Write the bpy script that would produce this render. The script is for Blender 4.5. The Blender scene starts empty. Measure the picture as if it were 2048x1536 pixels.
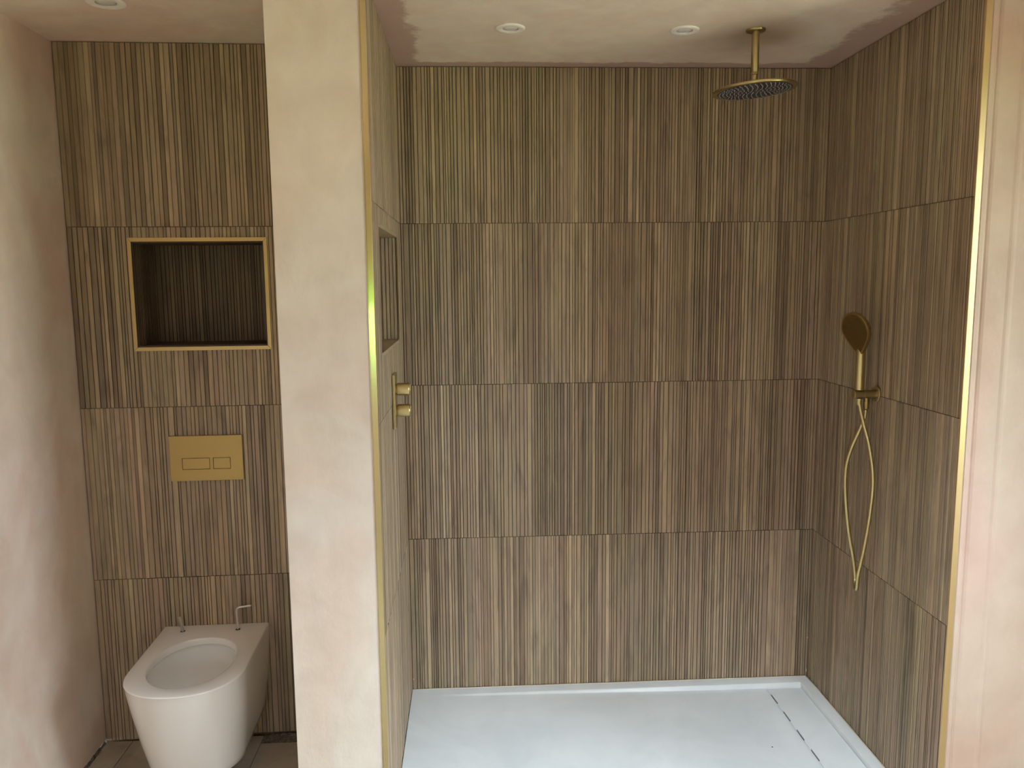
import bpy, bmesh, math, random
from mathutils import Vector, Matrix
C = bpy.context.scene.collection
S = bpy.context.scene
rnd = random.Random(7)
PI = math.pi

# ------------------------------------------------------------------ camera
def cam():
    yaw, pitch, roll, f = .0516, .1282, -.0092, 1600.0
    fw = Vector((math.sin(yaw)*math.cos(pitch), math.cos(yaw)*math.cos(pitch), -math.sin(pitch)))
    r0 = Vector((math.cos(yaw), -math.sin(yaw), 0)); u0 = r0.cross(fw)
    r = r0*math.cos(roll) + u0*math.sin(roll)
    u = -r0*math.sin(roll) + u0*math.cos(roll)
    cd = bpy.data.cameras.new('camera'); co = bpy.data.objects.new('camera', cd); C.objects.link(co)
    cd.sensor_fit = 'HORIZONTAL'; cd.sensor_width = 36; cd.lens = 36*f/2048
    cd.clip_start = .02; cd.clip_end = 300
    m = Matrix((r, u, -fw)).transposed().to_4x4(); m.translation = Vector((.252, -3.0196, 1.5989))
    co.matrix_world = m; S.camera = co
cam()

# ------------------------------------------------------------------ light and exposure
S.view_settings.view_transform = 'Standard'; S.view_settings.look = 'None'
S.view_settings.gamma = 1.0; S.view_settings.use_curve_mapping = False
S.view_settings.exposure = 1.35
S.cycles.use_denoising = True
S.cycles.max_bounces = 10; S.cycles.diffuse_bounces = 6; S.cycles.glossy_bounces = 4
S.cycles.sample_clamp_indirect = 6.0
S.cycles.caustics_reflective = False; S.cycles.caustics_refractive = False
W = bpy.data.worlds.new('world'); S.world = W; W.use_nodes = True
bg = W.node_tree.nodes['Background']
bg.inputs[0].default_value = (.78, .90, 1.0, 1); bg.inputs[1].default_value = 9.0   # bright overcast sky
def portal(loc, rot, sx, sy):
    l = bpy.data.lights.new('portal', 'AREA'); l.shape = 'RECTANGLE'; l.size = sx; l.size_y = sy
    l.cycles.is_portal = True
    o = bpy.data.objects.new('sky_portal', l); C.objects.link(o); o.location = loc; o.rotation_euler = rot

# room sizes (metres)
FL, H = -.014, 2.37          # floor and ceiling heights
XL, XR, YR = -1.067, 2.6, -4.3   # left wall, right wall, rear wall
YN, YF = -.875, -.91         # front faces of the partition and of the right-hand jamb
ZT = -.010                   # top of the shower tray
SKY = dict(x0=.55, x1=1.95, y0=-3.4, y1=-1.9)       # roof light behind the camera
WIN = dict(y0=-2.5, y1=-1.55, z0=.9, z1=2.12)      # window in the right wall
DOOR = dict(x0=-.62, x1=-.10, z0=.98, z1=1.57)     # window in the rear wall
portal((XR-.01, (WIN['y0']+WIN['y1'])/2, (WIN['z0']+WIN['z1'])/2), (0, PI/2, 0), WIN['z1']-WIN['z0'], WIN['y1']-WIN['y0'])
portal(((DOOR['x0']+DOOR['x1'])/2, YR+.01, (DOOR['z0']+DOOR['z1'])/2), (PI/2, 0, 0), DOOR['x1']-DOOR['x0'], DOOR['z1']-DOOR['z0'])
portal(((SKY['x0']+SKY['x1'])/2, (SKY['y0']+SKY['y1'])/2, H+.02), (0, 0, 0), SKY['x1']-SKY['x0'], SKY['y1']-SKY['y0'])
sl = bpy.data.lights.new('sun', 'SUN'); sl.energy = 14; sl.angle = .02; sl.color = (1, .94, .82)
so = bpy.data.objects.new('sun', sl); C.objects.link(so)
so.rotation_euler = Vector((-.2, -1.5, -1)).to_track_quat('-Z', 'Y').to_euler()   # from behind the house, over the roof

# ------------------------------------------------------------------ materials
def lin(c):
    return tuple(((v/255)/12.92 if v/255 <= .04045 else ((v/255+.055)/1.055)**2.4) for v in c) + (1,)
def mat(name, col, rough=.5, metal=0, spec=.5):
    m = bpy.data.materials.new(name); m.use_nodes = True
    b = m.node_tree.nodes['Principled BSDF']
    b.inputs['Base Color'].default_value = lin(col); b.inputs['Roughness'].default_value = rough
    b.inputs['Metallic'].default_value = metal; b.inputs['Specular IOR Level'].default_value = spec
    return m
class N:
    def __init__(s, m): s.t = m.node_tree; s.b = s.t.nodes['Principled BSDF']
    def new(s, k, **kw):
        n = s.t.nodes.new(k)
        for a, v in kw.items(): setattr(n, a, v)
        return n
    def link(s, a, b): s.t.links.new(a, b)
    def coord(s, scale, loc=(0,0,0)):
        g = s.new('ShaderNodeNewGeometry'); mp = s.new('ShaderNodeMapping')
        mp.inputs['Scale'].default_value = scale; mp.inputs['Location'].default_value = loc
        s.link(g.outputs['Position'], mp.inputs['Vector']); return mp.outputs[0]
    def noise(s, vec, scale, detail=4, rough=.55, dist=0):
        n = s.new('ShaderNodeTexNoise'); s.link(vec, n.inputs['Vector'])
        n.inputs['Scale'].default_value = scale; n.inputs['Detail'].default_value = detail
        n.inputs['Roughness'].default_value = rough; n.inputs['Distortion'].default_value = dist
        return n.outputs['Fac']
    def ramp(s, fac, stops):
        r = s.new('ShaderNodeValToRGB'); e = r.color_ramp.elements
        e[0].position, e[0].color = stops[0]; e[1].position, e[1].color = stops[-1]
        for p, c in stops[1:-1]:
            k = e.new(p); k.color = c
        s.link(fac, r.inputs[0]); return r.outputs['Color']
    def mix(s, a, b, fac, mode='MIX'):
        n = s.new('ShaderNodeMix', data_type='RGBA', blend_type=mode)
        for i, v in ((0, fac), (6, a), (7, b)):
            if hasattr(v, 'links'): s.link(v, n.inputs[i])
            else: n.inputs[i].default_value = v
        return n.outputs[2]
    def math(s, op, a, b=0.0, c=0.0):
        n = s.new('ShaderNodeMath', operation=op)
        for i, v in enumerate((a, b, c)):
            if hasattr(v, 'links'): s.link(v, n.inputs[i])
            else: n.inputs[i].default_value = v
        return n.outputs[0]
    def bump(s, h, strength, dist):
        n = s.new('ShaderNodeBump'); n.inputs['Strength'].default_value = strength; n.inputs['Distance'].default_value = dist
        s.link(h, n.inputs['Height']); s.link(n.outputs[0], s.b.inputs['Normal'])

def plaster(name, base, pale, pink, edge=None):
    m = mat(name, base, .78, 0, .25); n = N(m)
    v = n.coord((1, 1, .45)); big = n.noise(v, 2.3, 3, .6, .6)
    c = n.ramp(big, [(.33, lin(base)), (.50, lin(pale)), (.70, lin(pink))])
    v2 = n.coord((1, 1, .8), (3, 1, 7)); med = n.noise(v2, 9, 5, .6, .4)
    c2 = n.ramp(med, [(.35, (.84, .82, .80, 1)), (.65, (1.0, 1.0, 1.0, 1))])
    c = n.mix(c, c2, .55, 'MULTIPLY')
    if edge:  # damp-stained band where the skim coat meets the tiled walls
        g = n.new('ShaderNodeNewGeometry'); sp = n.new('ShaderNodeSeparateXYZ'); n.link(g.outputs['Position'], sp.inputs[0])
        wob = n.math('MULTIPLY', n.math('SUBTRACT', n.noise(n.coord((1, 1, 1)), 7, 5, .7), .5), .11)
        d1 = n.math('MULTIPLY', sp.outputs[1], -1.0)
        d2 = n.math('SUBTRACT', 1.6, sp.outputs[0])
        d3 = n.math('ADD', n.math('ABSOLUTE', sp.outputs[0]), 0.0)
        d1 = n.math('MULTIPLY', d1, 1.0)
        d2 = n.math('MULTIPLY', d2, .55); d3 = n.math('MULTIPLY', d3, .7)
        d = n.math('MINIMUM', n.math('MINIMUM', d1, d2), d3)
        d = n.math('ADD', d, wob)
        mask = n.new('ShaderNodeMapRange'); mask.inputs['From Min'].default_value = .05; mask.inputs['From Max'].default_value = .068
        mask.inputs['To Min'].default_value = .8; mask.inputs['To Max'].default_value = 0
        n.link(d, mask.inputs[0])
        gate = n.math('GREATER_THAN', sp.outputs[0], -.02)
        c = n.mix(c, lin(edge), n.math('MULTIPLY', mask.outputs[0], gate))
    n.link(c, n.b.inputs['Base Color'])
    fine = n.noise(n.coord((1, 1, .6)), 28, 6, .65)
    n.bump(n.math('ADD', n.math('MULTIPLY', big, 1.5), fine), .12, .012)
    return m
M = {}
M['plaster'] = plaster('pink_plaster', (222, 198, 180), (228, 216, 200), (224, 194, 178))
M['plaster_face'] = plaster('dry_plaster', (220, 207, 192), (224, 218, 207), (221, 206, 194))
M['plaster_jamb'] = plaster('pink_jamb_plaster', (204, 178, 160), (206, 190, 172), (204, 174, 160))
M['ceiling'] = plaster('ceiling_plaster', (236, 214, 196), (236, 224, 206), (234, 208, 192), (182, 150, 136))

def slat_material(name, gain=1.0):
    m = mat(name, (140, 118, 90), .5, 0, .38); n = N(m)
    at = n.new('ShaderNodeAttribute', attribute_name='tone')
    g = n.coord((1, 1, .018)); grain = n.noise(g, 330, 4, .65)
    c = n.mix(at.outputs['Color'], n.ramp(grain, [(.3, (.82, .81, .80, 1)), (.5, (.98, .98, .98, 1)), (.72, (1.12, 1.11, 1.09, 1))]), 1.0, 'MULTIPLY')
    b1 = n.noise(n.coord((1, 1, .15), (2, 5, 1)), 34, 3, .6, .8)     # figure that runs over several slats
    c = n.mix(c, n.ramp(b1, [(.28, (.70, .68, .68, 1)), (.50, (1, 1, 1, 1)), (.70, (1.18, 1.15, 1.08, 1))]), .85, 'MULTIPLY')
    b2 = n.noise(n.coord((1, 1, .16), (9, 5, 4)), 9, 2, .5, .5)
    c = n.mix(c, n.ramp(b2, [(.38, (1.03, .98, .97, 1)), (.5, (1, 1, 1, 1)), (.62, (.97, 1.0, .94, 1))]), .8, 'MULTIPLY')
    kn = n.noise(n.coord((1, 1, .35), (1, 8, 3)), 42, 4, .7, 1.5)
    c = n.mix(c, n.ramp(kn, [(.22, (.55, .5, .47, 1)), (.30, (1, 1, 1, 1))]), .8, 'MULTIPLY')
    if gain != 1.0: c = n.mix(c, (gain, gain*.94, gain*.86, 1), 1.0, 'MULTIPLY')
    n.link(c, n.b.inputs['Base Color'])
    n.bump(grain, .25, .0006)
    return m
M['slat'] = slat_material('wood_look_porcelain')
M['slat_shaded'] = slat_material('wood_look_porcelain_shaded', .42)  # shaded copy of the slat tile: niche shade multiplied into the colour

def brass(name, col, rough):
    m = mat(name, col, rough, 1); n = N(m)
    f = n.noise(n.coord((1, 1, 14)), 220, 3, .6)
    r = n.new('ShaderNodeMapRange'); r.inputs['To Min'].default_value = rough-.06; r.inputs['To Max'].default_value = rough+.08
    n.link(f, r.inputs[0]); n.link(r.outputs[0], n.b.inputs['Roughness']); n.bump(f, .05, .0003)
    return m
M['brass'] = brass('brushed_brass', (172, 148, 94), .34)
M['brass_dark'] = brass('aged_brass', (186, 168, 126), .3)
M['brass_trim'] = brass('satin_brass_trim', (218, 206, 158), .17)
M['brass_frame'] = brass('brass_frame', (198, 174, 124), .34)
M['brass_jamb'] = brass('brass_jamb_trim', (222, 200, 150), .42)
M['hose'] = brass('brass_hose', (204, 190, 140), .3)
M['tray'] = mat('white_stone_resin', (226, 233, 236), .33, 0, .45)
n = N(M['tray']); f = n.noise(n.coord((1, 1, 1)), 60, 5, .7); n.bump(f, .08, .001)
du = n.noise(n.coord((1, 1, 1), (4, 4, 0)), 3.2, 5, .6, .5)
n.link(n.ramp(du, [(.35, lin((218, 226, 229))), (.65, lin((232, 238, 240)))]), n.b.inputs['Base Color'])
M['ceramic'] = mat('white_ceramic', (236, 234, 230), .12, 0, .5); M['ceramic'].node_tree.nodes['Principled BSDF'].inputs['Coat Weight'].default_value = .4
M['chrome'] = mat('steel', (232, 232, 230), .3, 1)
M['white'] = mat('white_enamel', (248, 244, 236), .35)
M['rubber'] = mat('dark_rubber', (62, 60, 62), .55)
M['nozzle'] = mat('grey_silicone', (150, 148, 148), .5)
M['dark'] = mat('dark_gap', (34, 28, 22), .9)
M['sealant'] = mat('sealant', (222, 212, 190), .45)
M['grout'] = mat('brown_grout', (112, 92, 68), .9)
M['board'] = mat('backer_board', (150, 135, 115), .9)
M['mortar'] = mat('mortar', (128, 118, 108), .95)
n = N(M['mortar']); f = n.noise(n.coord((1, 1, 1)), 90, 6, .7); n.link(n.ramp(f, [(.35, lin((84, 72, 66))), (.6, lin((140, 130, 118)))]), n.b.inputs['Base Color']); n.bump(f, .8, .004)
M['floor'] = mat('stone_floor_tile', (150, 138, 122), .5)
n = N(M['floor']); f = n.noise(n.coord((1, 1, 1)), 7, 6, .65, .6); n.link(n.ramp(f, [(.35, lin((158, 148, 134))), (.6, lin((180, 170, 156)))]), n.b.inputs['Base Color']); n.bump(f, .1, .003)
M['plastic'] = mat('frosted_plastic', (226, 226, 220), .35)
b = M['plastic'].node_tree.nodes['Principled BSDF']; b.inputs['Transmission Weight'].default_value = .75; b.inputs['IOR'].default_value = 1.3
M['lens'] = mat('frosted_lens', (226, 226, 220), .25, 0, .6)
M['glass'] = mat('window_glass', (255, 255, 255), 0.0)
t = M['glass'].node_tree; t.nodes.remove(t.nodes['Principled BSDF'])
tr = t.nodes.new('ShaderNodeBsdfTransparent'); gl = t.nodes.new('ShaderNodeBsdfGlossy'); gl.inputs['Roughness'].default_value = 0
mx = t.nodes.new('ShaderNodeMixShader'); fr = t.nodes.new('ShaderNodeFresnel'); fr.inputs[0].default_value = 1.3
t.links.new(fr.outputs[0], mx.inputs[0]); t.links.new(tr.outputs[0], mx.inputs[1]); t.links.new(gl.outputs[0], mx.inputs[2])
t.links.new(mx.outputs[0], t.nodes['Material Output'].inputs[0])
M['frame'] = mat('window_frame', (70, 72, 74), .4)
M['grass'] = mat('lawn', (150, 190, 60), .9)
n = N(M['grass']); f = n.noise(n.coord((1, 1, 1)), 20, 4, .6); n.link(n.ramp(f, [(.35, lin((116, 150, 34))), (.65, lin((150, 184, 48)))]), n.b.inputs['Base Color'])
M['hedge'] = mat('hedge', (60, 90, 40), .9)
n = N(M['hedge']); f = n.noise(n.coord((1, 1, 1)), 9, 6, .7); n.link(n.ramp(f, [(.35, lin((30, 50, 22))), (.65, lin((96, 130, 60)))]), n.b.inputs['Base Color'])
M['paving'] = mat('paving', (196, 180, 164), .9)

# ------------------------------------------------------------------ helpers
def link_mesh(name, verts, faces, m, parent=None, smooth=False, bevel=0, seg=2):
    me = bpy.data.meshes.new(name); me.from_pydata([tuple(v) for v in verts], [], faces); me.update()
    bm = bmesh.new(); bm.from_mesh(me); bmesh.ops.recalc_face_normals(bm, faces=bm.faces); bm.to_mesh(me); bm.free()
    return fin(name, me, m, parent, smooth, bevel, seg)
def fin(name, me, m, parent=None, smooth=False, bevel=0, seg=2):
    o = bpy.data.objects.new(name, me); C.objects.link(o)
    if m: me.materials.append(m)
    if smooth:
        for p in me.polygons: p.use_smooth = True
    if bevel:
        bv = o.modifiers.new('bevel', 'BEVEL'); bv.width = bevel; bv.segments = seg; bv.limit_method = 'ANGLE'; bv.angle_limit = .7
    if parent:
        o.parent = parent
        if parent.matrix_basis != Matrix.Identity(4): o.matrix_parent_inverse = parent.matrix_basis.inverted()
    return o
def boxes(lst):
    V, F = [], []
    for (x0, x1, y0, y1, z0, z1) in lst:
        b = len(V)
        V += [(x0,y0,z0),(x1,y0,z0),(x1,y1,z0),(x0,y1,z0),(x0,y0,z1),(x1,y0,z1),(x1,y1,z1),(x0,y1,z1)]
        F += [[b+i for i in q] for q in ((3,2,1,0),(4,5,6,7),(0,1,5,4),(1,2,6,5),(2,3,7,6),(3,0,4,7))]
    return V, F
def box(name, x0, x1, y0, y1, z0, z1, m, parent=None, bevel=0):
    V, F = boxes([(x0, x1, y0, y1, z0, z1)]); return link_mesh(name, V, F, m, parent, False, bevel)
def struct(o): o['kind'] = 'structure'; return o
def tag(o, label, cat, group=None):
    o['label'] = label; o['category'] = cat
    if group: o['group'] = group
    return o
def empty(name, loc):
    o = bpy.data.objects.new(name, None); C.objects.link(o); o.location = loc; o.empty_display_size = .05; return o
def frame_for(d):
    d = Vector(d).normalized(); a = Vector((0, 0, 1)) if abs(d.z) < .9 else Vector((1, 0, 0))
    u = d.cross(a).normalized(); return u, d.cross(u).normalized(), d
def lathe(name, origin, axis, prof, m, parent=None, n=48, smooth=True, cap=True, bevel=0):
    """profile = [(distance along axis, radius)]"""
    u, v, d = frame_for(axis); o = Vector(origin); V, F = [], []
    for (t, r) in prof:
        for k in range(n):
            a = 2*PI*k/n; V.append(o + d*t + (u*math.cos(a)+v*math.sin(a))*r)
    for i in range(len(prof)-1):
        for k in range(n):
            F.append([i*n+k, i*n+(k+1) % n, (i+1)*n+(k+1) % n, (i+1)*n+k])
    if cap:
        if prof[0][1] > 1e-6: F.append(list(range(n)))
        if prof[-1][1] > 1e-6: F.append([(len(prof)-1)*n+k for k in range(n)])
    ob = link_mesh(name, V, F, m, parent, False)
    if smooth:
        for p in ob.data.polygons: p.use_smooth = len(p.vertices) == 4
        es = ob.modifiers.new('split', 'EDGE_SPLIT'); es.split_angle = .6
    return ob
def spline(pts, sub=10):
    P = [Vector(p) for p in pts]; P = [2*P[0]-P[1]] + P + [2*P[-1]-P[-2]]; out = []
    for i in range(1, len(P)-2):
        for k in range(sub):
            t = k/sub; a, b, c, d = P[i-1], P[i], P[i+1], P[i+2]
            out.append(.5*((2*b)+(c-a)*t+(2*a-5*b+4*c-d)*t*t+(3*b-3*c+d-a)*t**3))
    out.append(P[-2]); return out
def tube(name, pts, r, m, parent=None, n=14, ribs=0):
    V, F = [], []; u = None
    for i, p in enumerate(pts):
        d = (pts[min(i+1, len(pts)-1)] - pts[max(i-1, 0)]).normalized()
        if u is None: u = frame_for(d)[0]
        u = (u - d*u.dot(d)).normalized(); v = d.cross(u)
        rr = r*(1 + (ribs if i % 2 else 0))
        for k in range(n):
            a = 2*PI*k/n; V.append(p + (u*math.cos(a)+v*math.sin(a))*rr)
    for i in range(len(pts)-1):
        for k in range(n): F.append([i*n+k, i*n+(k+1) % n, (i+1)*n+(k+1) % n, (i+1)*n+k])
    F.append(list(range(n))); F.append([(len(pts)-1)*n+k for k in range(n)])
    o = link_mesh(name, V, F, m, parent, True); return o

# ------------------------------------------------------------------ slatted wall tiles
TONES = [(168,146,112),(158,135,104),(146,124,94),(150,128,100),(134,113,86),(124,103,78),(110,90,68),(140,126,98),(152,127,106),(176,155,120),(118,104,84),(142,118,96)]
AVG = (154, 135, 109); SPREAD = .68
WGT   = [8, 10, 14, 12, 12, 9, 6, 7, 7, 4, 4, 8]
def slat_tile(name, parent, org, U, Nn, u0, u1, z0, z1, seed, hole=None, m=None, pitch=(.0075, .0145), back=.0095):
    r = random.Random(seed); org = Vector(org); U = Vector(U); Nn = Vector(Nn); Z = Vector((0, 0, 1))
    g = .0009; a0, a1, zz0, zz1 = u0+g, u1-g, z0+g, z1-g
    stops = [a0]
    forced = [h for h in (hole[0], hole[1])] if hole else []
    forced = sorted(forced + [a1]); cur = a0
    for fz in forced:
        while fz - cur > pitch[1]*1.6:
            cur += r.uniform(*pitch) if r.random() < .85 else r.uniform(.016, .021)
            stops.append(cur)
        if fz - cur > pitch[1]: stops.append((fz+cur)/2)
        stops.append(fz); cur = fz
    V, F, T = [], [], []
    def P(u, d, z): return org + U*u + Nn*d + Z*z
    zone = 0; base = 1.0; relief = 1
    for i in range(len(stops)-1):
        s, e = stops[i], stops[i+1]
        if e-s < .002: continue
        if zone <= 0:
            zone = r.randint(4, 16); relief = r.choice([1, 1, .75, .75, .5]); base = r.uniform(.92, 1.06)
        zone -= 1
        h = r.choice([.0, .0003, .0007, .0012]) ; gw = r.choice([.0014, .0018, .0022])
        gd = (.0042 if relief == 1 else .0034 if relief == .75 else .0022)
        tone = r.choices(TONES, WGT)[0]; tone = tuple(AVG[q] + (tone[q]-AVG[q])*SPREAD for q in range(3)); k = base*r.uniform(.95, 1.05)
        gy = sum(tone)/3; tone = tuple((gy+(q-gy)*.76)*1.15 for q in tone); col = tuple(c*k for c in lin(tone)[:3]); dk = tuple(c*(.36 if relief > .8 else .44 if relief > .6 else .6) for c in col)  # groove faces: darker print, with groove shadow painted into the tone
        segs = [(zz0, zz1)]
        if hole and s >= hole[0]-1e-5 and e <= hole[1]+1e-5: segs = [(zz0, hole[2]), (hole[3], zz1)]
        pr = [(s, -gd), (s+gw, -gd), (s+gw+.0004, -h-.0007), (s+gw+.0011, -h), (e-.0009, -h), (e-.0002, -h-.0007), (e, -gd)]
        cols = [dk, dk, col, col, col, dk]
        for (a, b) in segs:
            if b-a < .002: continue
            n0 = len(V)
            for (u, d) in pr: V.append(P(u, d, a)); V.append(P(u, d, b))
            for q in range(6):
                F.append([n0+2*q, n0+2*q+2, n0+2*q+3, n0+2*q+1]); T.append(cols[q])
            for (zc, off) in ((a, 0), (b, 1)):
                bb = len(V); V.append(P(s, -back, zc)); V.append(P(e, -back, zc))
                F.append([bb] + [n0+2*q+off for q in range(7)] + [bb+1]); T.append(dk)
            for (uu, q) in (([s, 0] if i == 0 else [None, 0]), ([e, 6] if i == len(stops)-2 else [None, 0])):
                if uu is not None:
                    bb = len(V); V.append(P(uu, -back, a)); V.append(P(uu, -back, b))
                    F.append([bb, n0+2*q, n0+2*q+1, bb+1]); T.append(dk)
    me = bpy.data.meshes.new(name); me.from_pydata([tuple(v) for v in V], [], F); me.update()
    # orient faces towards the room
    flip = [p.index for p in me.polygons if p.normal.dot(Nn) < -1e-4]
    if flip:
        bm = bmesh.new(); bm.from_mesh(me); bm.faces.ensure_lookup_table()
        bmesh.ops.reverse_faces(bm, faces=[bm.faces[i] for i in flip]); bm.to_mesh(me); bm.free()
    ca = me.color_attributes.new('tone', 'FLOAT_COLOR', 'CORNER')
    for p in me.polygons:
        c = T[p.index] + (1,)
        for li in p.loop_indices: ca.data[li].color = c
    return fin(name, me, m or M['slat'], parent)

# ================================================================== SETTING
# floor with the recess for the tray
fl = []
fl.append((XL-.1, -.02, YR-.1, .1, -.12, FL-.010)); fl.append((1.62, XR+.1, YR-.1, .1, -.12, FL-.010))
fl.append((-.02, 1.62, YR-.1, -.912, -.12, FL-.010)); fl.append((-.02, 1.62, -.912, .1, -.12, -.062))
V, F = boxes(fl); floor = struct(link_mesh('floor', V, F, M['mortar']))
xs = [XL+.006, -.970, -.510, -.015, .44, .89, 1.34, 1.79, 2.24, XR]; ys = [YR, -3.6, -2.7, -1.8, -.915, -.30]
for i in range(len(xs)-1):
    for j in range(len(ys)-1):
        x0, x1, y0, y1 = xs[i], xs[i+1], ys[j], ys[j+1]
        if y0 > -1 and x0 > -.6:
            if x0 > -.52 and x0 < -.1: x1, y1 = -.258, -.333
            else: continue
        if y0 > -1 and x0 < -.52: y1 = -.288 + (x0-XL)*.0276
        if j == 4 and i == 0:   # broken outer edge against the left wall
            Vt = []; k = 40; r2 = random.Random(3)
            edge = [(x0 + (.002 + .006*r2.random()), y0 + (y1-y0)*q/k) for q in range(k+1)]
            pts = edge + [(x1-.001, y1), (x1-.001, y0)]
            Vt = [(x, y, FL-.010) for x, y in pts] + [(x, y, FL) for x, y in pts]; nn = len(pts)
            Ft = [list(range(nn)), list(range(nn, 2*nn))] + [[q, (q+1) % nn, nn+(q+1) % nn, nn+q] for q in range(nn)]
            link_mesh('floor_tile', Vt, Ft, M['floor'], floor); continue
        box('floor_tile', x0+.001, x1-.001, y0+.001, y1-.001, FL-.010, FL, M['floor'], floor, .0008)
# ragged adhesive bed between the last tile and the tiled wall
r2 = random.Random(5); V, F = [], []; nx, ny = 34, 8
for j in range(ny+1):
    for i in range(nx+1):
        x = -.512 + .252*i/nx; yb = -.2836 + (x-XL)*.0276
        y = -.334 + (yb+.334)*j/ny
        V.append((x, y, FL-.004 + r2.uniform(-.003, .0035)))
for j in range(ny):
    for i in range(nx): a = j*(nx+1)+i; F.append([a, a+1, a+nx+2, a+nx+1])
mb = link_mesh('mortar_bed', V, F, M['mortar'], floor)
V, F = [], []; k = 60
for q in range(k+1):   # crumbly plaster foot of the left wall
    y = -.29 - .9*q/k; V += [(XL-.001, y, FL-.002+.010*r2.random()), (XL+.003+.003*r2.random(), y, FL-.008), (XL-.001, y, FL-.009)]
for q in range(k): a = q*3; F += [[a, a+1, a+4, a+3], [a+1, a+2, a+5, a+4]]

# walls
wl = struct(box('wall_left', XL-.1, XL, YR-.1, .1, FL+.006, H+.05, M['plaster']))
cr = link_mesh('plaster_crumbs', V, F, M['mortar'], wl)
k_ = SKY
V, F = boxes([(XL-.1, k_['x0'], YR-.1, .1, H, H+.1), (k_['x1'], XR+.1, YR-.1, .1, H, H+.1), (k_['x0'], k_['x1'], YR-.1, k_['y0'], H, H+.1), (k_['x0'], k_['x1'], k_['y1'], .1, H, H+.1)])
ceil = struct(link_mesh('ceiling', V, F, M['ceiling']))
V, F = boxes([(k_['x0']-.06, k_['x1']+.06, k_['y0']-.06, k_['y0'], H+.1, H+.3), (k_['x0']-.06, k_['x1']+.06, k_['y1'], k_['y1']+.06, H+.1, H+.3),
              (k_['x0']-.06, k_['x0'], k_['y0'], k_['y1'], H+.1, H+.3), (k_['x1'], k_['x1']+.06, k_['y0'], k_['y1'], H+.1, H+.3)])
rl = struct(link_mesh('window_2', V, F, M['plaster'])); box('pane', k_['x0']-.05, k_['x1']+.05, k_['y0']-.05, k_['y1']+.05, H+.3, H+.312, M['glass'], rl)
# right wall with window opening
V, F = boxes([(XR, XR+.12, YR-.1, WIN['y0'], -.12, H), (XR, XR+.12, WIN['y1'], YF, -.12, H),
              (XR, XR+.12, WIN['y0'], WIN['y1'], -.12, WIN['z0']), (XR, XR+.12, WIN['y0'], WIN['y1'], WIN['z1'], H)])
wr = struct(link_mesh('wall_right', V, F, M['plaster']))
V, F = boxes([(DOOR['x0'], DOOR['x1'], YR-.12, YR, -.12, DOOR['z0']), (XL-.1, DOOR['x0'], YR-.12, YR, -.12, H), (DOOR['x1'], XR+.12, YR-.12, YR, -.12, H),
              (DOOR['x0'], DOOR['x1'], YR-.12, YR, DOOR['z1'], H)])
wre = struct(link_mesh('wall_rear', V, F, M['plaster']))
# window frame in the right wall
y0, y1, z0, z1 = WIN['y0'], WIN['y1'], WIN['z0'], WIN['z1']; ym = (y0+y1)/2
V, F = boxes([(XR+.03, XR+.09, y0, y1, z0, z0+.05), (XR+.03, XR+.09, y0, y1, z1-.05, z1), (XR+.03, XR+.09, y0, y0+.05, z0+.05, z1-.05),
              (XR+.03, XR+.09, y1-.05, y1, z0+.05, z1-.05)])
wd = struct(link_mesh('window_1', V, F, M['frame'])); box('pane', XR+.055, XR+.061, y0+.05, y1-.05, z0+.05, z1-.05, M['glass'], wd)
x0, x1, z0, z1 = DOOR['x0'], DOOR['x1'], DOOR['z0'], DOOR['z1']
V, F = boxes([(x0, x1, YR-.09, YR-.03, z1-.06, z1), (x0, x0+.06, YR-.09, YR-.03, z0, z1-.06), (x1-.06, x1, YR-.09, YR-.03, z0, z1-.06),
              (x0+.06, x1-.06, YR-.09, YR-.03, z0, z0+.06)])
dd = struct(link_mesh('window_3', V, F, M['frame'])); box('pane', x0+.06, x1-.06, YR-.063, YR-.057, z0+.06, z1-.06, M['glass'], dd)
# partition (nib) between the two alcoves: niche pocket cut on the shower side
NS = dict(y0=-.7215, y1=-.150, z0=1.385, z1=1.765, d=.100)
px1 = -.0105
V, F = boxes([(-.255, -.0165, YN, YN+.10, FL-.01, H),
              (-.255, px1, YN+.10, NS['y0']-.001, FL-.01, H), (-.255, px1, NS['y1']+.001, .0, FL-.01, H),
              (-.255, px1, NS['y0']-.001, NS['y1']+.001, FL-.01, NS['z0']-.001), (-.255, px1, NS['y0']-.001, NS['y1']+.001, NS['z1']+.001, H),
              (-.255, -NS['d']-.012, NS['y0']-.001, NS['y1']+.001, NS['z0']-.001, NS['z1']+.001)])
wp = struct(link_mesh('wall_partition', V, F, M['plaster_face'], None, False, 0))
# right-hand front face: plaster stop bead, groove, faint angle-bead ridge
prof = [(1.6165, -.80), (1.6165, YF-.001), (1.6185, YF-.0035), (1.629, YF-.0035), (1.6315, YF-.001), (1.634, YF+.002), (1.637, YF+.0022), (1.640, YF-.0005),
        (1.646, YF-.003), (1.66, YF-.0035), (1.70, YF-.004), (1.707, YF-.0065), (1.713, YF-.0068), (1.722, YF-.0045), (1.80, YF-.004), (XR, YF-.004), (XR, -.80)]
nn = len(prof); V = [(x, y, -.12) for x, y in prof] + [(x, y, H) for x, y in prof]
F = [[q, (q+1) % nn, nn+(q+1) % nn, nn+q] for q in range(nn)] + [list(range(nn)), list(range(nn, 2*nn))]
wf = struct(link_mesh('wall_front_right', V, F, M['plaster_jamb']))
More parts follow.
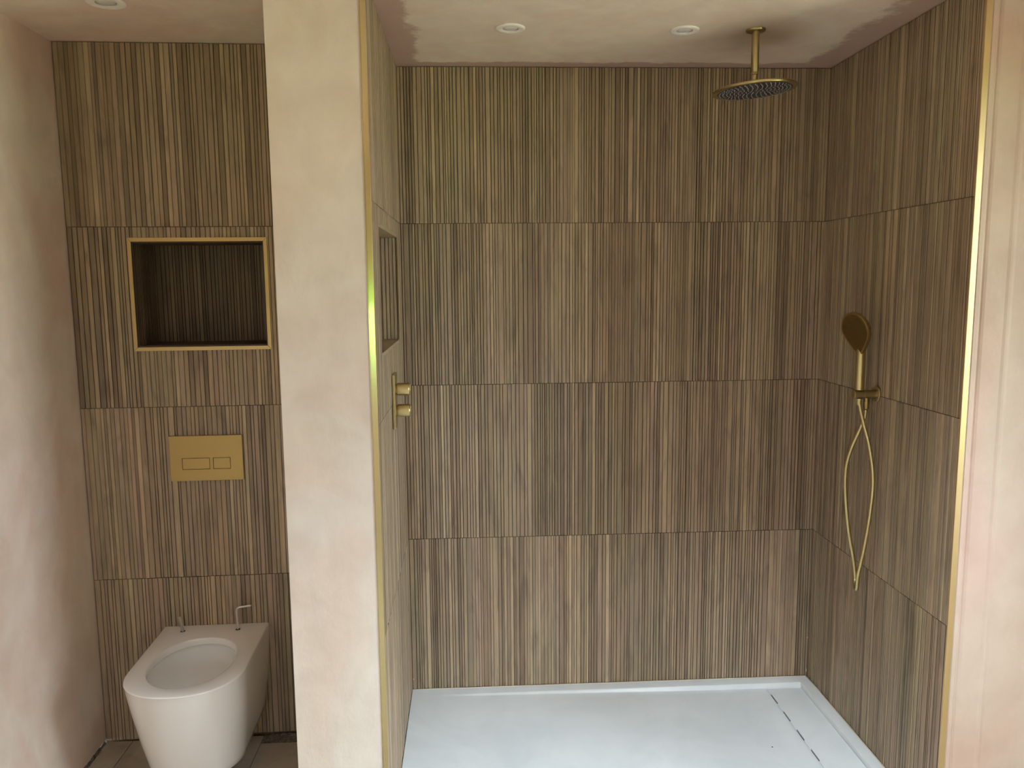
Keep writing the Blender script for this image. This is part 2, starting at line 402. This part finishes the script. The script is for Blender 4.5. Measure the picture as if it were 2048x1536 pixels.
# tiled walls: backer boards, tiles as children
ZJ = [H-.0015, 1.8115, 1.2095, .6075, ZT+.001]
wb = struct(box('wall_back', -.02, 1.62, .0095, .10, -.06, H, M['grout']))
for k in range(4):
    z1, z0 = ZJ[k], ZJ[k+1]
    slat_tile('tile', wb, (0, 0, 0), (1, 0, 0), (0, -1, 0), -.0006, [1.104, 1.104, 1.085, 1.06][k], z0, z1, 100+k)
    slat_tile('tile', wb, (0, 0, 0), (1, 0, 0), (0, -1, 0), [1.104, 1.104, 1.085, 1.06][k], 1.6006, z0, z1, 200+k)
ws = struct(box('wall_shower_right', 1.6095, 1.70, YF+.02, .0094, -.06, H, M['grout']))
for k in range(4):
    slat_tile('tile', ws, (1.6, 0, 0), (0, -1, 0), (-1, 0, 0), -.007, -YF-.004, ZJ[k+1], ZJ[k], 300+k)
for k in range(4):
    hole = (-NS['y1'], -NS['y0'], NS['z0'], NS['z1']) if k == 1 else None
    slat_tile('tile', wp, (0, 0, 0), (0, -1, 0), (1, 0, 0), -.007, -YN-.004, ZJ[k+1], ZJ[k], 400+k, hole)
# toilet wall (boxed-in cistern, standing .28 m forward)
AN = .0276; ca, sa = math.cos(AN), math.sin(AN); TO = Vector((XL, -.284, 0)); TU = Vector((ca, sa, 0)); TN = Vector((sa, -ca, 0))
def T(u, d, z): return TO + TU*u + TN*d + Vector((0, 0, z))
def tbox(name, u0, u1, d0, d1, z0, z1, m, parent=None, bevel=0):
    V = [T(u0,d0,z0),T(u1,d0,z0),T(u1,d1,z0),T(u0,d1,z0),T(u0,d0,z1),T(u1,d0,z1),T(u1,d1,z1),T(u0,d1,z1)]
    return link_mesh(name, V, [(3,2,1,0),(4,5,6,7),(0,1,5,4),(1,2,6,5),(2,3,7,6),(3,0,4,7)], m, parent, False, bevel)
NT = dict(u0=.2010, u1=.6375, z0=1.385, z1=1.7430, d=.19)
parts = [(0, NT['u0']-.001, FL-.01, H), (NT['u1']+.001, .806, FL-.01, H), (NT['u0']-.001, NT['u1']+.001, FL-.01, NT['z0']-.001), (NT['u0']-.001, NT['u1']+.001, NT['z1']+.001, H)]
V, F = [], []
for (a, b, c, d) in parts:
    q = len(V); V += [T(a,-.0095,c),T(b,-.0095,c),T(b,-.26,c),T(a,-.26,c),T(a,-.0095,d),T(b,-.0095,d),T(b,-.26,d),T(a,-.26,d)]
    F += [[q+i for i in w] for w in ((3,2,1,0),(4,5,6,7),(0,1,5,4),(1,2,6,5),(2,3,7,6),(3,0,4,7))]
q = len(V); V += [T(u, d, z) for z in (NT['z0']-.001, NT['z1']+.001) for (u, d) in ((NT['u0']-.001,-NT['d']-.012),(NT['u1']+.001,-NT['d']-.012),(NT['u1']+.001,-.26),(NT['u0']-.001,-.26))]
F += [[q+i for i in w] for w in ((3,2,1,0),(4,5,6,7),(0,1,5,4),(1,2,6,5),(2,3,7,6),(3,0,4,7))]
wt = struct(link_mesh('wall_toilet', V, F, M['grout']))
ZJT = [H-.0015, 1.7868, 1.1848, .5828, FL+.002]
for k in range(4):
    hole = (NT['u0'], NT['u1'], NT['z0'], NT['z1']) if k == 1 else None
    slat_tile('tile', wt, TO, TU, TN, .0015, .806, ZJT[k+1], ZJT[k], 520+k, hole, pitch=(.0085, .018))

# brass edge trims
def trim(name, prof, z0, z1, m):
    nn = len(prof); V = [(x, y, z0) for x, y in prof] + [(x, y, z1) for x, y in prof]
    F = [[q, (q+1) % nn, nn+(q+1) % nn, nn+q] for q in range(nn)] + [list(range(nn)), list(range(nn, 2*nn))]
    return struct(link_mesh(name, V, F, m))
trim('trim_1', [(-.0165, YN-.002), (-.0150, YN-.002), (-.0146, YN+.002), (-.0132, YN+.002), (-.0128, YN-.0015), (-.0008, YN-.0015), (.0004, YN-.0003), (.0004, YN+.0035), (-.0165, YN+.0035)], FL, H, M['brass_trim'])
trim('trim_2', [(1.5996, YF+.0035), (1.5996, YF-.0006), (1.6008, YF-.0018), (1.6160, YF-.0018), (1.6165, YF-.001), (1.6165, YF+.0035)], FL, H, M['brass_jamb'])

# ------------------------------------------------------------------ niche over the flush plate
ni = empty('wall_niche', T((NT['u0']+NT['u1'])/2, 0, NT['z0']))
bpy.context.view_layer.update()
tag(ni, 'recessed niche lined with dark slatted tile darkened by painted shade and framed in brushed brass, above the flush plate', 'niche')
slat_tile('back_panel', ni, T(0, -NT['d'], 0), TU, TN, NT['u0']+.001, NT['u1']-.001, NT['z0']+.001, NT['z1']-.001, 610, None, M['slat_shaded'], back=.009)
slat_tile('side_panel', ni, T(NT['u0']+.010, -.0005, 0), -TN, TU, 0, NT['d']-.002, NT['z0']+.001, NT['z1']-.001, 611, None, M['slat_shaded'], back=.009)
slat_tile('side_panel', ni, T(NT['u1']-.010, -.0005, 0), -TN, -TU, 0, NT['d']-.002, NT['z0']+.001, NT['z1']-.001, 612, None, M['slat_shaded'], back=.009)
def flat_tone(o, col):
    me = o.data; cc = me.color_attributes.new('tone', 'FLOAT_COLOR', 'CORNER')
    for d in cc.data: d.color = lin(col)
    return o
flat_tone(tbox('sill', NT['u0']+.010, NT['u1']-.010, -NT['d']+.001, -.0006, NT['z0'], NT['z0']+.009, M['slat_shaded'], ni), (112, 94, 72))
flat_tone(tbox('soffit', NT['u0']+.010, NT['u1']-.010, -NT['d']+.001, -.0006, NT['z1']-.009, NT['z1'], M['slat_shaded'], ni), (112, 94, 72))
w = .013; u0, u1, z0, z1 = .1925, .6455, 1.3760, 1.7515
def mitre(name, P4):
    V = [T(u, d, z) for d in (-.004, .003) for (u, z) in P4]
    link_mesh(name, V, [(0,1,2,3),(4,5,6,7),(0,1,5,4),(1,2,6,5),(2,3,7,6),(3,0,4,7)], M['brass_frame'], ni, False, .0007)
e = .0003
mitre('frame_bar', [(u0,z1),(u1,z1),(u1-w,z1-w),(u0+w,z1-w)])
mitre('frame_bar', [(u0,z0),(u1,z0),(u1-w,z0+w),(u0+w,z0+w)])
mitre('frame_bar', [(u0,z0+e),(u0,z1-e),(u0+w-e,z1-w-e),(u0+w-e,z0+w+e)])
mitre('frame_bar', [(u1,z0+e),(u1,z1-e),(u1-w+e,z1-w-e),(u1-w+e,z0+w+e)])

# ------------------------------------------------------------------ niche in the shower side of the partition
n2 = empty('shower_niche', (0, (NS['y0']+NS['y1'])/2, NS['z0']))
bpy.context.view_layer.update()
tag(n2, 'narrow recessed niche in the left shower side, lined with slatted tile, above the valve', 'niche')
a, b, c, d = NS['y0'], NS['y1'], NS['z0'], NS['z1']
slat_tile('back_panel', n2, (-NS['d'], 0, 0), (0, 1, 0), (1, 0, 0), a+.001, b-.001, c+.001, d-.001, 620, None, None, back=.009)
slat_tile('side_panel', n2, (0, b-.010, 0), (-1, 0, 0), (0, -1, 0), .003, NS['d']-.002, c+.012, d-.012, 621, None, None, back=.009)
slat_tile('side_panel', n2, (0, a+.010, 0), (-1, 0, 0), (0, 1, 0), .003, NS['d']-.002, c+.012, d-.012, 622, None, None, back=.009)
flat_tone(box('sill', -NS['d']+.001, -.0008, a+.001, b-.0005, c, c+.011, M['slat'], n2), (172, 156, 128))
flat_tone(box('soffit', -NS['d']+.001, -.0008, a+.001, b-.0005, d-.011, d, M['slat'], n2), (172, 156, 128))
box('edge_trim', -.0035, .0008, b-.0112, b-.0088, c+.004, d-.004, M['brass_trim'], n2)

# ------------------------------------------------------------------ shower tray
def sm(x, a, b):
    t = min(1, max(0, (x-a)/(b-a))); return t*t*(3-2*t)
X0, X1, Y1, Y0 = .0015, 1.5985, -.0015, -.899
def lines(a, b, marks, big):
    L = set([a, b]); 
    for m_, w_ in marks:
        for k in range(9): L.add(m_ + w_*(k/8))
    L = sorted(L); out = [L[0]]
    for v in L[1:]:
        while v-out[-1] > big: out.append(out[-1]+big)
        if v-out[-1] > 1e-6: out.append(v)
    return out
XI0, XI1, YI1, YI0 = .045, 1.557, -.047, -.852
gx = lines(X0, X1, [(.045, .25), (1.410, .006), (XI1-.006, .006)], .05)
gy = lines(Y0, Y1, [(YI0, .014), (YI1-.014, .014), (-.058, .004), (-.844, .004)], .05)
CH = (1.410, 1.5555)     # channel that takes the drain cover
def hz(x, y):
    inx = sm(x, XI0, XI0+.25)*(1-sm(x, XI1-.006, XI1)); iny = sm(y, YI0, YI0+.014)*(1-sm(y, YI1-.014, YI1))
    dep = .004 + .013*sm(x, .1, 1.35) 
    z = ZT - inx*iny*dep
    if CH[0]+.0005 < x < XI1-.002 and YI0+.010 < y < YI1-.010: z -= .012*sm(x, CH[0], CH[0]+.005)
    return z
V, F = [], []
for y in gy:
    for x in gx: V.append((x, y, hz(x, y)))
nxg = len(gx)
for j in range(len(gy)-1):
    for i in range(nxg-1): q = j*nxg+i; F.append([q, q+1, q+nxg+1, q+nxg])
per = [i for i in range(nxg)] + [j*nxg+nxg-1 for j in range(1, len(gy))] + [(len(gy)-1)*nxg+i for i in range(nxg-2, -1, -1)] + [j*nxg for j in range(len(gy)-2, 0, -1)]
bs = len(V); V += [(V[i][0], V[i][1], -.061) for i in per]
for k in range(len(per)): F.append([per[k], per[(k+1) % len(per)], bs+(k+1) % len(per), bs+k])
F.append([bs+k for k in range(len(per))])
tray = empty('shower_tray', (.8, -.45, -.062)); bpy.context.view_layer.update()
tag(tray, 'white rectangular low-profile shower tray on the floor between the slatted walls', 'shower tray')
tb = link_mesh('tray_body', V, F, M['tray'], tray, True)
es = tb.modifiers.new('split', 'EDGE_SPLIT'); es.split_angle = .9
# drain cover with slots left along its inner edge
cy0, cy1 = -.838, -.064; segs = []; y = cy1-.038
pts = [(CH[1]-.003, cy1), (CH[0]+.0012, cy1)]
while y > cy0+.06:
    pts += [(CH[0]+.0012, y), (CH[0]+.0060, y-.002), (CH[0]+.0060, y-.072), (CH[0]+.0012, y-.074)]; y -= .124
pts += [(CH[0]+.0012, cy0), (CH[1]-.003, cy0)]
nn = len(pts); zt = ZT-.0163
V = [(x, y, zt-.007) for x, y in pts] + [(x, y, zt) for x, y in pts]
F = [[q, (q+1) % nn, nn+(q+1) % nn, nn+q] for q in range(nn)] + [list(range(nn)), list(range(nn, 2*nn))]
dc = link_mesh('drain_cover', V, F, M['tray'], tray, False, .0012)
y = cy1-.038; slots = []
while y > cy0+.06: slots.append((CH[0]+.0008, CH[0]+.0064, y-.073, y-.001, zt-.0066, zt-.0058)); y -= .124
for sb in slots: box('drain_slot', *sb, M['dark'], tray)
lathe('drain_screw', (1.2847, -.4568, hz(1.2847, -.4568)), (0, 0, 1), [(0, .0028), (.0006, .0024)], M['dark'], tray, 12)
# sealant beads
def bead(name, pts, m=M['sealant'], r=.0022):
    return tube(name, [Vector(p) for p in pts], r, m, None, 8)
zb = ZT+.0006
o = struct(bead('trim_3', [(1.5975, -.004-.0895*k, zb+.0004*math.sin(k*2.1)) for k in range(11)]))
o2 = struct(bead('trim_4', [(.003+.0797*k, -.0025, zb+.0003*math.sin(k*1.7)) for k in range(21)], r=.0016))
V, F = [], []
for (x, y, z, s) in ((1.5965, -.004, .012, .0035), (1.5965, -.0035, .020, .0022), (.006, -.004, .034, .0035), (1.5968, -.004, .155, .0028)):
    q = len(V); V += [(x-s, y, z), (x+s*.6, y-.001, z-s), (x+s*.6, y, z+s*2.2), (x-s*.2, y-s*.8, z+s*.5)]; F += [[q,q+1,q+3],[q+1,q+2,q+3],[q+2,q,q+3],[q,q+2,q+1]]
link_mesh('sealant_smear', V, F, M['sealant'], o)

# ------------------------------------------------------------------ wall-hung toilet
ZB, ZR = .062, .404; WX = .410   # u position on the toilet wall
def dsec(w_, L_, z_, n_=44, sf=.649, off=0.0):
    s = L_*sf; b_ = L_-s; pts = [(w_, off)] + [(w_, s*k/4) for k in (1, 2, 3)]
    for k in range(n_+1):
        th = PI*k/n_; cx_ = math.cos(th); pts.append((w_*math.copysign(abs(cx_)**.9, cx_), s+b_*abs(math.sin(th))**.9))
    pts += [(-w_, s*k/4) for k in (3, 2, 1)] + [(-w_, off)] + [(-w_+2*w_*k/14, off) for k in range(1, 14)]
    return [T(WX+x_, y_, z_) for x_, y_ in pts]
REF = [(p_[0], p_[1]) for p_ in [((q - T(WX, 0, 0)).dot(TU), (q - T(WX, 0, 0)).dot(TN)) for q in dsec(.18, .504, 0)]]
def esec(a_, yc, b0, b1, z_, n_, ex=2.1):
    """egg-shaped ring whose points lie on the same rays as the D-shaped outline"""
    out = []
    for (x_, y_) in REF:
        th = math.atan2(y_-.272, x_); c_, s_ = math.cos(th), math.sin(th); b_ = b1 if s_ > 0 else b0
        r_ = (abs(c_/a_)**ex + abs(s_/b_)**ex)**(-1/ex)
        out.append(T(WX+r_*c_, yc+r_*s_, z_))
    return out
secs = []
for k in range(15):
    t_ = k/14; z_ = ZB + .016 + (ZR-.006-ZB-.016)*t_; tt = (z_-ZB)/(ZR-ZB)
    secs.append(dsec(.18-.036*(1-tt)**1.7, .504-.107*(1-tt)**.93, z_))
low = [dsec(.144-.030, .397-.040, ZB, off=0), dsec(.144-.012, .397-.015, ZB+.003), dsec(.144-.003, .397-.002, ZB+.009)]
top = [dsec(.1795, .5035, ZR-.003), dsec(.178, .502, ZR-.0008), dsec(.1755, .4995, ZR)]
n0 = len(secs[0])
inn = [esec(.134, .272, .171, .180, ZR, n0), esec(.131, .272, .168, .176, ZR-.0015, n0), esec(.129, .272, .166, .173, ZR-.006, n0), esec(.129, .272, .166, .172, ZR-.022, n0),
       esec(.136, .272, .173, .178, ZR-.028, n0), esec(.138, .272, .175, .178, ZR-.040, n0), esec(.134, .272, .170, .172, ZR-.075, n0), esec(.122, .268, .155, .155, ZR-.115, n0), esec(.100, .258, .130, .125, ZR-.155, n0),
       esec(.070, .24, .10, .09, ZR-.185, n0), esec(.035, .22, .06, .05, ZR-.20, n0)]
allr = low + secs + top
V, F = [], []
for s_ in allr + inn: V += s_
R_ = len(allr)+len(inn)
for i in range(R_-1):
    closed = range(n0)
    for k in closed: F.append([i*n0+k, i*n0+(k+1) % n0, (i+1)*n0+(k+1) % n0, (i+1)*n0+k])
F.append([k for k in range(n0)]); F.append([(R_-1)*n0+k for k in range(n0)])
wc = empty('toilet', T(WX, 0, ZB)); bpy.context.view_layer.update()
tag(wc, 'white ceramic wall-hung toilet pan without a seat, fixed to the slatted wall', 'toilet')
pan = link_mesh('pan', V, F, M['ceramic'], wc, True)
es = pan.modifiers.new('split', 'EDGE_SPLIT'); es.split_angle = .75
# seat-fixing holes as recessed dark discs with collar
for (px, py) in ((-.7589, -.3213), (-.5719, -.3189)):
    lathe('fixing_hole', (px, py, ZR+.0002), (0, 0, 1), [(0, .0080), (.0005, .0080), (.0005, .0062), (-.001, .0060)], M['dark'], wc, 24, cap=True)
# ------------------------------------------------------------------ allen key and plastic sleeve standing in the fixing holes
kx, ky = -.5719, -.3189
pts = [Vector((kx, ky, ZR-.0)), Vector((kx-.0005, ky, ZR+.03)), Vector((kx-.001, ky, ZR+.068)), Vector((kx+.001, ky, ZR+.075)), Vector((kx+.006, ky-.0003, ZR+.0795)), Vector((kx+.014, ky-.002, ZR+.082)), Vector((kx+.052, ky-.010, ZR+.0895))]
dn = []
for i in range(len(pts)-1):
    for k in range(5): dn.append(pts[i].lerp(pts[i+1], k/5))
dn.append(pts[-1])
ak = tube('hex_key', dn, .0038, M['chrome'], None, 6)
for p in ak.data.polygons: p.use_smooth = False
tag(ak, 'bent steel hex key standing in the right fixing hole at the back of the toilet', 'hex key')
hx, hy = -.7589, -.3213
prf = [Vector((hx, hy, ZR+.0)), Vector((hx-.003, hy, ZR+.02)), Vector((hx-.007, hy+.001, ZR+.038)), Vector((hx-.010, hy+.002, ZR+.052))]
sv = tube('plastic_sleeve', [prf[0].lerp(prf[1], k/4) for k in range(4)] + [prf[1].lerp(prf[2], k/4) for k in range(4)] + [prf[2].lerp(prf[3], k/4) for k in range(5)], .0048, M['plastic'], None, 14)
tag(sv, 'translucent plastic sleeve sticking up from the left fixing hole of the toilet', 'sleeve')

# ------------------------------------------------------------------ flush plate
fpu0, fpu1, fpz0, fpz1 = .2875, .5315, .9275, 1.0842
fp = empty('flush_plate', T((fpu0+fpu1)/2, 0, fpz0)); bpy.context.view_layer.update()
tag(fp, 'brushed brass rectangular dual flush plate on the slatted wall above the toilet', 'flush plate')
# plate with two button openings
bu = [(.3275, .4195, .9672, 1.0066), (.4310, .4890, .9680, 1.0075)]
us = [fpu0, bu[0][0], bu[0][1], bu[1][0], bu[1][1], fpu1]; zs = [fpz0, .9675, 1.0070, fpz1]
def plate():
    bm = bmesh.new(); vs = {}
    def v(i, j, d):
        if (i, j, d) not in vs: vs[(i, j, d)] = bm.verts.new(T(us[i], d, zs[j]))
        return vs[(i, j, d)]
    solid = lambda i, j: 0 <= i < 5 and 0 <= j < 3 and not (j == 1 and i in (1, 3))
    for i in range(5):
        for j in range(3):
            if not solid(i, j): continue
            for d in (.0002, .008): bm.faces.new([v(i, j, d), v(i+1, j, d), v(i+1, j+1, d), v(i, j+1, d)])
            for (di, dj, e1, e2) in ((-1, 0, (i, j), (i, j+1)), (1, 0, (i+1, j), (i+1, j+1)), (0, -1, (i, j), (i+1, j)), (0, 1, (i, j+1), (i+1, j+1))):
                if not solid(i+di, j+dj): bm.faces.new([v(*e1, .0002), v(*e2, .0002), v(*e2, .008), v(*e1, .008)])
    bmesh.ops.recalc_face_normals(bm, faces=bm.faces); me = bpy.data.meshes.new('plate'); bm.to_mesh(me); bm.free(); return me
fin('plate', plate(), M['brass'], fp, False, .0007)
tbox('plate_backing', fpu0+.03, fpu1-.03, .0004, .002, fpz0+.03, fpz1-.03, M['dark'], fp)
for i in (1, 3): tbox('button', us[i]+.0011, us[i+1]-.0011, .002, .0076, zs[1]+.0011, zs[2]-.0011, M['brass'], fp, .0005)

# ------------------------------------------------------------------ downlights
def downlight(x, y, r, label):
    o = empty('downlight', (x, y, H)); bpy.context.view_layer.update(); tag(o, label, 'ceiling light', 'recessed ceiling lights')
    k = r/.045
    lathe('bezel', (x, y, H), (0, 0, -1), [(0, .0455*k), (.0022, .0450*k), (.0042, .0425*k), (.0050, .0380*k), (.0042, .0300*k), (.0030, .0262*k), (.0026, .0250*k), (.0003, .0245*k)], M['white'], o, 48, cap=False)
    lathe('lens_ring', (x, y, H), (0, 0, -1), [(.0002, .0246*k), (.0016, .0238*k), (.0003, .0222*k)], M['chrome'], o, 40, cap=False)
    lathe('lens', (x, y, H), (0, 0, -1), [(.0002, .0222*k), (.0016, .0200*k), (.0030, .014*k), (.0036, .0060*k), (.0037, .0001)], M['lens'], o, 40, cap=False)
downlight(.3905, -.444, .045, 'white round recessed downlight in the shower ceiling, nearer the partition')
downlight(.935, -.436, .045, 'white round recessed downlight in the shower ceiling, beside the overhead shower head')
downlight(-.735, -.645, .052, 'white round recessed downlight in the ceiling over the toilet alcove')

# ------------------------------------------------------------------ overhead shower
RX, RY = 1.157, -.446
TA = Vector((.062, .0, -1)).normalized()   # the ball joint lets the head hang slightly askew
rh = empty('overhead_shower', (RX, RY, H)); bpy.context.view_layer.update()
tag(rh, 'brushed brass round rain shower head hanging from the ceiling on a short arm', 'shower head')
lathe('ceiling_flange', (RX, RY, H), (0, 0, -1), [(0, .0300), (.004, .0300), (.0065, .0285), (.0075, .0255), (.0078, .010)], M['brass_dark'], rh)
lathe('arm', (RX, RY, H), (0, 0, -1), [(.0079, .0120), (.126, .0120), (.1275, .0112), (.1285, .0112), (.1295, .0118), (.136, .0118), (.137, .0098), (.1600, .0098)], M['brass_dark'], rh, 32)
zh = 2.2110
lathe('ball_joint', (RX, RY, zh), TA, [(0, .0085), (.004, .0115), (.010, .0125), (.017, .0145)], M['brass_dark'], rh, 32)
zd = 2.1945
DC = Vector((RX, RY, zh)) + TA*(zh-zd); du_, dv_, _d = frame_for(TA)
lathe('head_disc', DC, TA, [(0, .020), (.0006, .114), (.0016, .1272), (.003, .1287), (.008, .1290), (.0095, .1282), (.0102, .1150), (.0096, .1135)], M['brass_dark'], rh, 96)
lathe('spray_face', DC, TA, [(.0099, .001), (.0101, .1137)], M['rubber'], rh, 72, cap=False)
V, F = [], []
rings = [(.108, 44), (.097, 40), (.085, 36), (.074, 30), (.062, 26), (.050, 22), (.038, 16), (.026, 12), (.014, 6)]
for (rr, cnt) in rings:
    for k in range(cnt):
        a_ = 2*PI*k/cnt + rr*3; c_ = DC + du_*(rr*math.cos(a_)) + dv_*(rr*math.sin(a_)); q = len(V)
        for (ra, dd_) in ((.0019, .0101), (.0012, .0130)):
            for j in range(6): V.append(c_ + (du_*math.cos(j*PI/3)+dv_*math.sin(j*PI/3))*ra + TA*dd_)
        F += [[q+j, q+(j+1) % 6, q+6+(j+1) % 6, q+6+j] for j in range(6)] + [[q+6+j for j in range(6)]]
o = link_mesh('nozzles', V, F, M['nozzle'], rh); o['kind'] = 'stuff'

# ------------------------------------------------------------------ thermostatic valve on the left shower side
vv = empty('shower_valve', (0, -.435, 1.130)); bpy.context.view_layer.update()
tag(vv, 'slim vertical brass shower valve with two round knobs, left side below the niche', 'shower valve')
box('plate', .0012, .0095, -.480, -.390, 1.1300, 1.3045, M['hose'], vv, .0012)
for kz in (1.2545, 1.1845):
    lathe('spindle', (.0095, -.435, kz), (1, 0, 0), [(0, .0175), (.0045, .0175)], M['brass'], vv, 32)
    kb = lathe('knob', (.0140, -.435, kz), (1, 0, 0), [(0, .0192), (.0012, .0205), (.036, .0205), (.0385, .0195), (.0400, .0175), (.0405, .0001)], M['hose'], vv, 48, cap=True)
    box('grip_tab', .0540, .0566, -.4385, -.4315, kz-.004, kz+.0145, M['hose'], kb, .0006)

# ------------------------------------------------------------------ hand shower, holder and hose on the right wall
HY, HZ = -.455, 1.2155
hb = empty('shower_holder', (1.6, HY, HZ)); bpy.context.view_layer.update()
tag(hb, 'brass round wall outlet with horizontal arm that carries the hand shower, right wall', 'shower holder')
lathe('wall_flange', (1.5988, HY, HZ), (-1, 0, 0), [(0, .0262), (.0045, .0262), (.0062, .0250), (.0064, .012)], M['brass_dark'], hb)
lathe('arm', (1.5926, HY, HZ), (-1, 0, 0), [(0, .0138), (.0405, .0138), (.0410, .0128), (.0418, .0128), (.0422, .0138), (.0735, .0138), (.0750, .0124), (.0752, .0001)], M['brass_dark'], hb, 40)
lathe('hose_outlet', (1.5635, HY, HZ-.0130), (0, 0, -1), [(0, .0085), (.010, .0085), (.0105, .0098), (.036, .0090), (.038, .0070)], M['brass'], hb, 24)
hs = empty('hand_shower', (1.5365, HY, HZ+.014)); bpy.context.view_layer.update()
tag(hs, 'brass hand shower with round paddle head standing upright in its wall holder', 'hand shower')
lathe('handle', (1.5370, HY, HZ+.0142), (0, 0, 1), [(0, .0120), (.0008, .0148), (.10, .0150), (.150, .0146), (.156, .0105)], M['hose'], hs, 40)
nf = Vector((-.93, -.26, -.26)).normalized(); vf = (Vector((0, 0, 1)) - nf*nf.z).normalized(); uf = vf.cross(nf).normalized()
hc = Vector((1.5140, -.462, 1.4260)); RR = .0615
def outline(s, d):
    out = []
    for k in range(56):
        a_ = 2*PI*k/56; x_, y_ = math.cos(a_)*RR, math.sin(a_)*RR*1.03
        if y_ < 0: y_ *= 1 + .30*(max(0, -math.sin(a_))**3); x_ *= 1 - .30*(max(0, -math.sin(a_))**1.6)
        out.append(hc + uf*x_*s + vf*y_*s + nf*d)
    return out
V = outline(.86, -.011) + outline(.97, -.0085) + outline(1.0, -.004) + outline(1.0, .004) + outline(.985, .0058)
F = []
for i in range(4):
    for k in range(56): F.append([i*56+k, i*56+(k+1) % 56, (i+1)*56+(k+1) % 56, (i+1)*56+k])
F += [list(range(56)), list(range(224, 280))]
hd = link_mesh('paddle_head', V, F, M['brass'], hs, True); es = hd.modifiers.new('s', 'EDGE_SPLIT'); es.split_angle = .5
V = outline(.90, .0058) + outline(.895, .0064)
F = [[k, (k+1) % 56, 56+(k+1) % 56, 56+k] for k in range(56)] + [list(range(56, 112))]
M['spray'] = mat('spray_plate', (120, 96, 52), .45, .8)
link_mesh('spray_plate', V, F, M['spray'], hs)
V, F = [], []
for (rr, cnt) in ((.045, 30), (.036, 24), (.027, 18), (.018, 12), (.008, 6)):
    for k in range(cnt):
        a_ = 2*PI*k/cnt; c_ = hc + uf*rr*math.cos(a_) + vf*(rr*math.sin(a_)); q = len(V)
        for j in range(5): V.append(c_ + (uf*math.cos(j*2*PI/5)+vf*math.sin(j*2*PI/5))*.0011 + nf*.0062)
        V.append(c_ + nf*.0078); F += [[q+j, q+(j+1) % 5, q+5] for j in range(5)]
o = link_mesh('nozzles', V, F, M['rubber'], hs); o['kind'] = 'stuff'
# neck between handle and head
tube('neck', [Vector((1.537, HY, 1.376)), Vector((1.5362, HY-.0005, 1.385)), Vector((1.534, HY-.001, 1.394))], .0105, M['brass'], hs, 20)
h1 = [(1.539,-.455,1.2005),(1.540,-.457,1.179),(1.553,-.460,1.124),(1.571,-.475,1.04),(1.581,-.490,.933),(1.571,-.500,.82),(1.554,-.505,.702),(1.541,-.500,.612),(1.545,-.488,.560),
      (1.552,-.465,.545),(1.560,-.440,.556),(1.566,-.428,.580),(1.561,-.42,.640),(1.542,-.415,.741),(1.523,-.42,.872),(1.519,-.425,.958),(1.528,-.435,1.024),(1.551,-.445,1.096),(1.561,-.452,1.136),(1.5633,-.455,1.1630)]
ho = tube('shower_hose', spline(h1, 14), .0066, M['hose'], None, 14, ribs=.03)
tag(ho, 'brass flexible hose looping down and crossing itself under the hand shower', 'shower hose')
lathe('hose_nut', (1.538, HY, HZ-.0142), (0, 0, -1), [(0, .0105), (.012, .0092), (.022, .0075)], M['hose'], ho, 24)

# ------------------------------------------------------------------ garden seen only in reflections and as light
g = struct(box('ground', -30, 40, -40, YR-3.2, -.16, -.12, M['grass']))
g3 = struct(box('terrace', -30, XR+.12, YR-3.2, YR-.12, -.16, -.12, M['paving']))
g2 = struct(box('patio', XR+.12, 40, YR-3.2, 20, -.16, -.12, M['paving']))
hg = box('garden_hedge', -14, 20, -17.0, -16.0, -.12, 1.35, M['hedge']); tag(hg, 'clipped green hedge at the far end of the garden', 'hedge')
